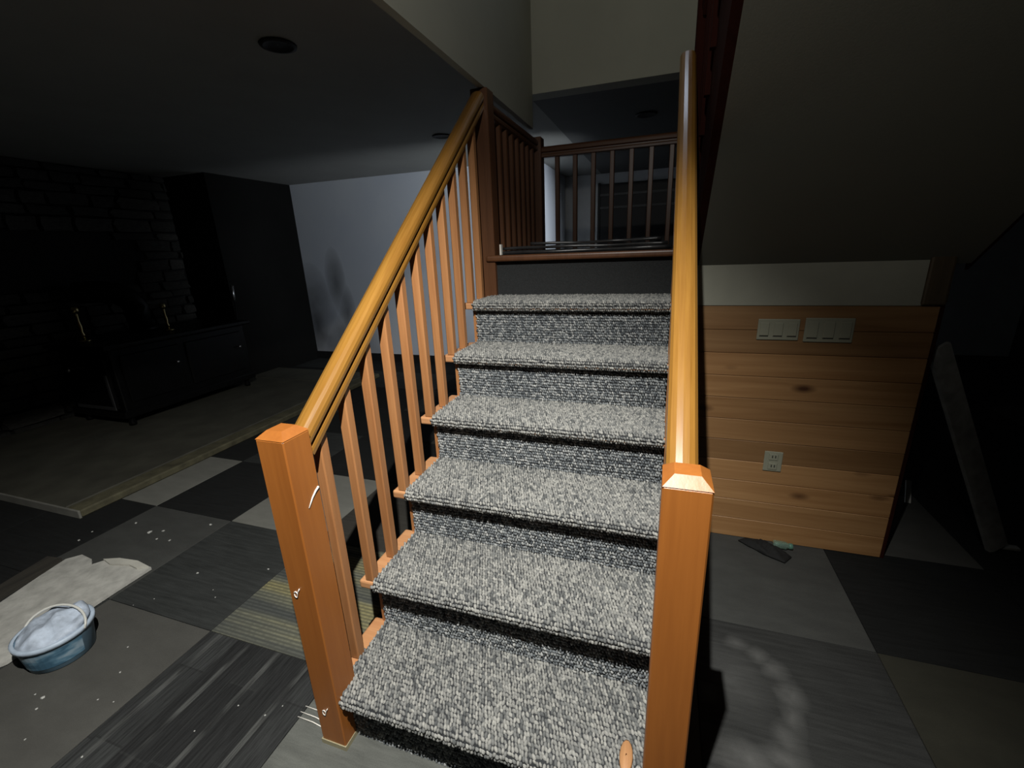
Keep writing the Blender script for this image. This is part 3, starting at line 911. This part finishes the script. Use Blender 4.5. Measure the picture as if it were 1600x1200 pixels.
# ------------------------------------------------------------------ switches and outlet on the pine wall
def switch_plate(x0, x1, z0, z1, n, label):
    e = empty('switch_plate', ((x0 + x1) / 2, PY, z0))
    tag(e, label, 'switch plate', 'switch plates on the pine wall')
    box('plate', x0, x1, PY - 0.007, PY, z0, z1, MAT['white_plastic'], e, 0.003, 2)
    for q in range(n):
        cx = x0 + (x1 - x0) * (q + 0.5) / n; hw = (x1 - x0) / n * 0.33
        box('rocker', cx - hw, cx + hw, PY - 0.011, PY - 0.006, z0 + 0.018, z1 - 0.014, MAT['white_plastic'], e, 0.002)
        box('gap', cx - hw, cx + hw, PY - 0.0085, PY - 0.0065, z0 + 0.0145, z0 + 0.017, MAT['slot'], e)
switch_plate(1.200, 1.350, 0.958, 1.044, 3, 'ivory multi-gang switch plate nearer the handrail on the pine wall')
switch_plate(1.368, 1.535, 0.953, 1.050, 3, 'wider ivory switch plate, right of the other one on the pine wall')
ot = empty('wall_outlet', (1.325, PY, 0.365))
tag(ot, 'ivory duplex power outlet low on the pine wall', 'outlet')
box('plate', 1.290, 1.362, PY - 0.006, PY, 0.365, 0.460, MAT['white_plastic'], ot, 0.003, 2)
for z in (0.390, 0.435):
    sk = box('socket', 1.308, 1.344, PY - 0.009, PY - 0.005, z - 0.016, z + 0.016, MAT['white_plastic'], ot, 0.003, 2)
    for x in (1.319, 1.331):
        box('slot', x, x + 0.004, PY - 0.0098, PY - 0.0088, z - 0.004, z + 0.008, MAT['slot'], sk)

# ------------------------------------------------------------------ things on the floor, left
bk = empty('bucket', (-1.20, -0.035, 0))
tag(bk, 'small blue-grey plastic tub with white bail handle, full of plaster rubbish', 'bucket')
TUB = plain('blue_grey_tub', (0.12, 0.20, 0.27), 0.45, var=0.2, scale=12)
RIM = plain('pale_blue_plastic', (0.42, 0.50, 0.60), 0.5, var=0.12, scale=30)
bx, by = -1.200, -0.035
lathe('tub', [(0.085, 0.0), (0.090, 0.004), (0.104, 0.105), (0.108, 0.115), (0.104, 0.115), (0.098, 0.10), (0.086, 0.01)], TUB, bk, (bx, by, 0), 36)
lathe('rim', [(0.105, 0.100), (0.111, 0.102), (0.112, 0.116), (0.106, 0.119), (0.100, 0.116)], RIM, bk, (bx, by, 0), 36, closed_bot=False)
lbp = []
# printed label band on the side of the tub
v, f = [], []
for i in range(13):
    a = math.radians(-95 + i * 9)
    for zq, rq in ((0.022, 0.0935), (0.088, 0.1022)):
        v.append((bx + (rq + 0.001) * math.cos(a), by + (rq + 0.001) * math.sin(a), zq))
for i in range(12): f.append((2 * i, 2 * i + 2, 2 * i + 3, 2 * i + 1))
LAB, nt, b_ = new_mat('printed_blue_label')
vv = coords(nt, (30, 30, 60))
c_ = ramp(nt, noise(nt, vv, 0.5, 2), [(0.42, (0.045, 0.11, 0.17)), (0.5, (0.10, 0.20, 0.28)), (0.62, (0.24, 0.33, 0.40))])
nt.links.new(c_, b_.inputs['Base Color'])
link('label_band', poly_mesh('label_band', v, f), LAB, bk)
# rubbish heaped in the tub
bm = bmesh.new()
bmesh.ops.create_uvsphere(bm, u_segments=26, v_segments=14, radius=1.0)
rr = random.Random(4)
for vtx in list(bm.verts):
    q = vtx.co
    amp = 0.10 * math.sin(q.x * 7 + 1) + 0.10 * math.sin(q.y * 9 + q.x * 4) + rr.uniform(-0.06, 0.06)
    vtx.co = Vector((q.x * 0.101, q.y * 0.101, q.z * 0.030 + (amp * 0.06 if q.z > -0.2 else 0) + 0.014 * q.y))
for face in bm.faces: face.smooth = True
link('rubbish', bm_mesh(bm, 'rubbish'), plain('blue_white_rag', (0.40, 0.46, 0.55), 0.7, var=0.4, scale=22, bmp=0.5, bscale=40), bk, Matrix.Translation((bx, by, 0.115)))
hp = []
rv = Vector((0.95, 0.31, 0)); bv = Vector((-0.33, 0.94, 0))
for i in range(17):
    a = math.pi * i / 16
    q = Vector((bx, by, 0.108)) + rv * (0.112 * math.cos(a)) + bv * (0.055 * math.sin(a)) + Vector((0, 0, 0.058 * math.sin(a)))
    hp.append(tuple(q))
tube('handle', hp, 0.0042, plain('white_handle', (0.62, 0.62, 0.58), 0.4), bk, 8)

ds = empty('drywall_scrap', (-1.6, 0.15, 0))
tag(ds, 'broken pale grey drywall sheet lying behind the bucket', 'drywall scrap')
out = [(-1.44, -0.30), (-1.335, -0.13), (-1.345, 0.10), (-1.35, 0.22), (-1.352, 0.375), (-1.45, 0.383), (-1.56, 0.372), (-1.63, 0.345), (-1.655, 0.31), (-1.70, 0.335), (-1.79, 0.345), (-1.83, 0.30), (-1.80, 0.18), (-1.755, 0.03), (-1.735, -0.3)]
prism('board', out, 'Z', 0.004, 0.017, MAT['lightboard'], ds)
prism('torn_paper', [(-1.36, 0.37), (-1.45, 0.383), (-1.56, 0.372), (-1.63, 0.345), (-1.56, 0.33), (-1.46, 0.352), (-1.40, 0.345)], 'Z', 0.0172, 0.026, plain('torn_white_paper', (0.48, 0.47, 0.42), 0.8, bmp=0.4), ds)
# dark rubble strip beside the sheet
dp = empty('board_offcut', (-1.9, 0.2, 0))
tag(dp, 'dark broken board lying along the left edge of the drywall sheet', 'board offcut')
prism('board', [(-1.86, 0.30), (-1.80, 0.05), (-1.79, -0.25), (-1.87, -0.25), (-1.90, 0.05), (-1.95, 0.29)], 'Z', 0.001, 0.016, wood('dark_old_board', (0.02, 0.018, 0.015), (0.05, 0.045, 0.035), 'Y', 0.8), dp)

# plaster crumbs scattered on the tiles
bm = bmesh.new()
def crumb(x, y, s):
    r = bmesh.ops.create_icosphere(bm, subdivisions=1, radius=s)
    for v in r['verts']:
        v.co = Vector((v.co.x * random.uniform(0.7, 1.5), v.co.y * random.uniform(0.7, 1.5), max(v.co.z * 0.5, -s * 0.2) + s * 0.2)) + Vector((x, y, 0.0))
for (x, y, s) in [(-0.90, -0.03, .006), (-0.99, 0.05, .005), (-1.02, -0.20, .007), (-1.05, -0.17, .010), (-1.09, -0.17, .005), (-0.93, -0.27, .005), (-0.86, -0.12, .005),
                  (-0.80, -0.11, .004), (-1.12, 0.42, .010), (-0.82, 0.53, .008), (-1.68, 0.58, .018), (-1.62, 0.61, .012), (-1.58, 0.55, .010), (-1.50, 0.56, .012), (-1.85, 0.62, .012),
                  (-1.42, 0.72, .014), (-0.95, 0.36, .004), (-0.9, 0.33, .005), (-0.28, 0.0, .005), (-0.25, 0.04, .004), (-0.39, 0.00, .004), (-0.45, -0.1, .004), (-2.0, 0.5, .008), (-1.98, 0.43, .010),
                  (-0.60, 0.62, .006), (-0.7, -0.25, .005), (-1.15, 0.25, .004), (-1.2, 0.2, .003), (-0.62, -0.32, .004)]:
    crumb(x, y, s * 0.55)
cb = link('plaster_crumbs', bm_mesh(bm, 'plaster_crumbs'), MAT['crumb'])
tag(cb, 'white plaster crumbs scattered over the left carpet tiles', 'plaster crumbs', kind='stuff')

# ------------------------------------------------------------------ things on the floor, right, and small bits
wc = tag(lathe('wood_chip', [(0.018, 0), (0.020, 0.003), (0.017, 0.007), (0.002, 0.008)], MAT['woodchip'], None, n=14,
         matrix=Matrix.Translation((0.800, 0.075, RISE + 0.001)) @ Matrix.Diagonal((0.8, 2.0, 1, 1))), 'oval tan wood chip on the bottom step by the right newel post', 'wood chip')
rag = bmesh.new()
bmesh.ops.create_grid(rag, x_segments=14, y_segments=8, size=1.0)
for v in rag.verts:
    x, y = v.co.x, v.co.y
    v.co = 1.35 * Vector((x * 0.075 * (1 - 0.35 * abs(y)), y * 0.035 * (1 - 0.4 * max(0, -x)) - 0.10 * x * 0.25, 0.004 + 0.013 * (1 - x * x) * (1 - y * y) * (1.2 + math.sin(x * 8 + y * 5))))
rg = link('rag', bm_mesh(rag, 'rag'), plain('black_rag_cloth', (0.004, 0.0045, 0.0045), 0.85), None, Matrix.Translation((1.325, 1.262, 0)), True)
md = rg.modifiers.new('thick', 'SOLIDIFY'); md.thickness = 0.004; md.offset = 1.0
tag(rg, 'crumpled black rag on the floor at the foot of the pine wall', 'rag')
gj = empty('glass_jar', (1.405, 1.305, 0))
tag(gj, 'small clear greenish glass jar lying by the black rag', 'jar')
GL, nt, b_ = new_mat('green_clear_glass')
b_.inputs['Base Color'].default_value = (0.55, 0.75, 0.65, 1); b_.inputs['Roughness'].default_value = 0.05
b_.inputs['Transmission Weight'].default_value = 0.85; b_.inputs['IOR'].default_value = 1.4
JM = Matrix.Translation((1.365, 1.292, 0.019)) @ Matrix.Rotation(math.radians(90), 4, 'Y')
lathe('glass', [(0.015, 0), (0.018, 0.004), (0.018, 0.05), (0.012, 0.06), (0.012, 0.07), (0.010, 0.07), (0.010, 0.06), (0.015, 0.048), (0.015, 0.006), (0.002, 0.004)], GL, gj, n=20, matrix=JM)
lathe('lid', [(0.013, 0.064), (0.0135, 0.065), (0.0135, 0.078), (0.004, 0.079)], plain('green_lid', (0.10, 0.22, 0.17), 0.3), gj, n=16, matrix=JM)

lbd = empty('leaning_board', (2.27, 1.53, 0))
tag(lbd, 'pale narrow board leaning against the dark end of the pine wall', 'board')
sweep('board', [(-0.043, -0.009), (0.043, -0.009), (0.043, 0.009), (-0.043, 0.009)], (2.285, 1.525, 0.010), (1.855, 1.425, 0.925), MAT['dullboard'], lbd, up=Vector((0.3, -1, 0.3)))
box('foot_bracket', 2.265, 2.375, 1.535, 1.565, 0.0, 0.014, MAT['dullboard'], lbd, 0.003)

sp = tag(sweep('wood_strip', [(-0.012, -0.004), (0.012, -0.004), (0.012, 0.004), (-0.012, 0.004)], (2.10, 1.86, 0.006), (2.115, 1.93, 0.10), MAT['chip'], None, up=Vector((0, -1, 0.2))),
         'short white strip standing in the dark beyond the pine wall', 'wood strip')
for k, (a, b_) in enumerate((((-0.179, 0.041, 0.002), (-0.060, 0.034, 0.002)), ((-0.177, 0.060, 0.002), (-0.060, 0.054, 0.002)), ((-0.176, 0.026, 0.002), (-0.060, 0.020, 0.002)))):
    m = ((a[0] + b_[0]) / 2, (a[1] + b_[1]) / 2 + 0.002, 0.004)
    th = tube('loose_thread', [a, m, b_], 0.0016, MAT['chip'], None, 6)
    tag(th, ('middle', 'farthest', 'nearest')[k] + ' of three white loose threads on the floor by the left newel foot', 'thread', 'loose threads by the left newel')
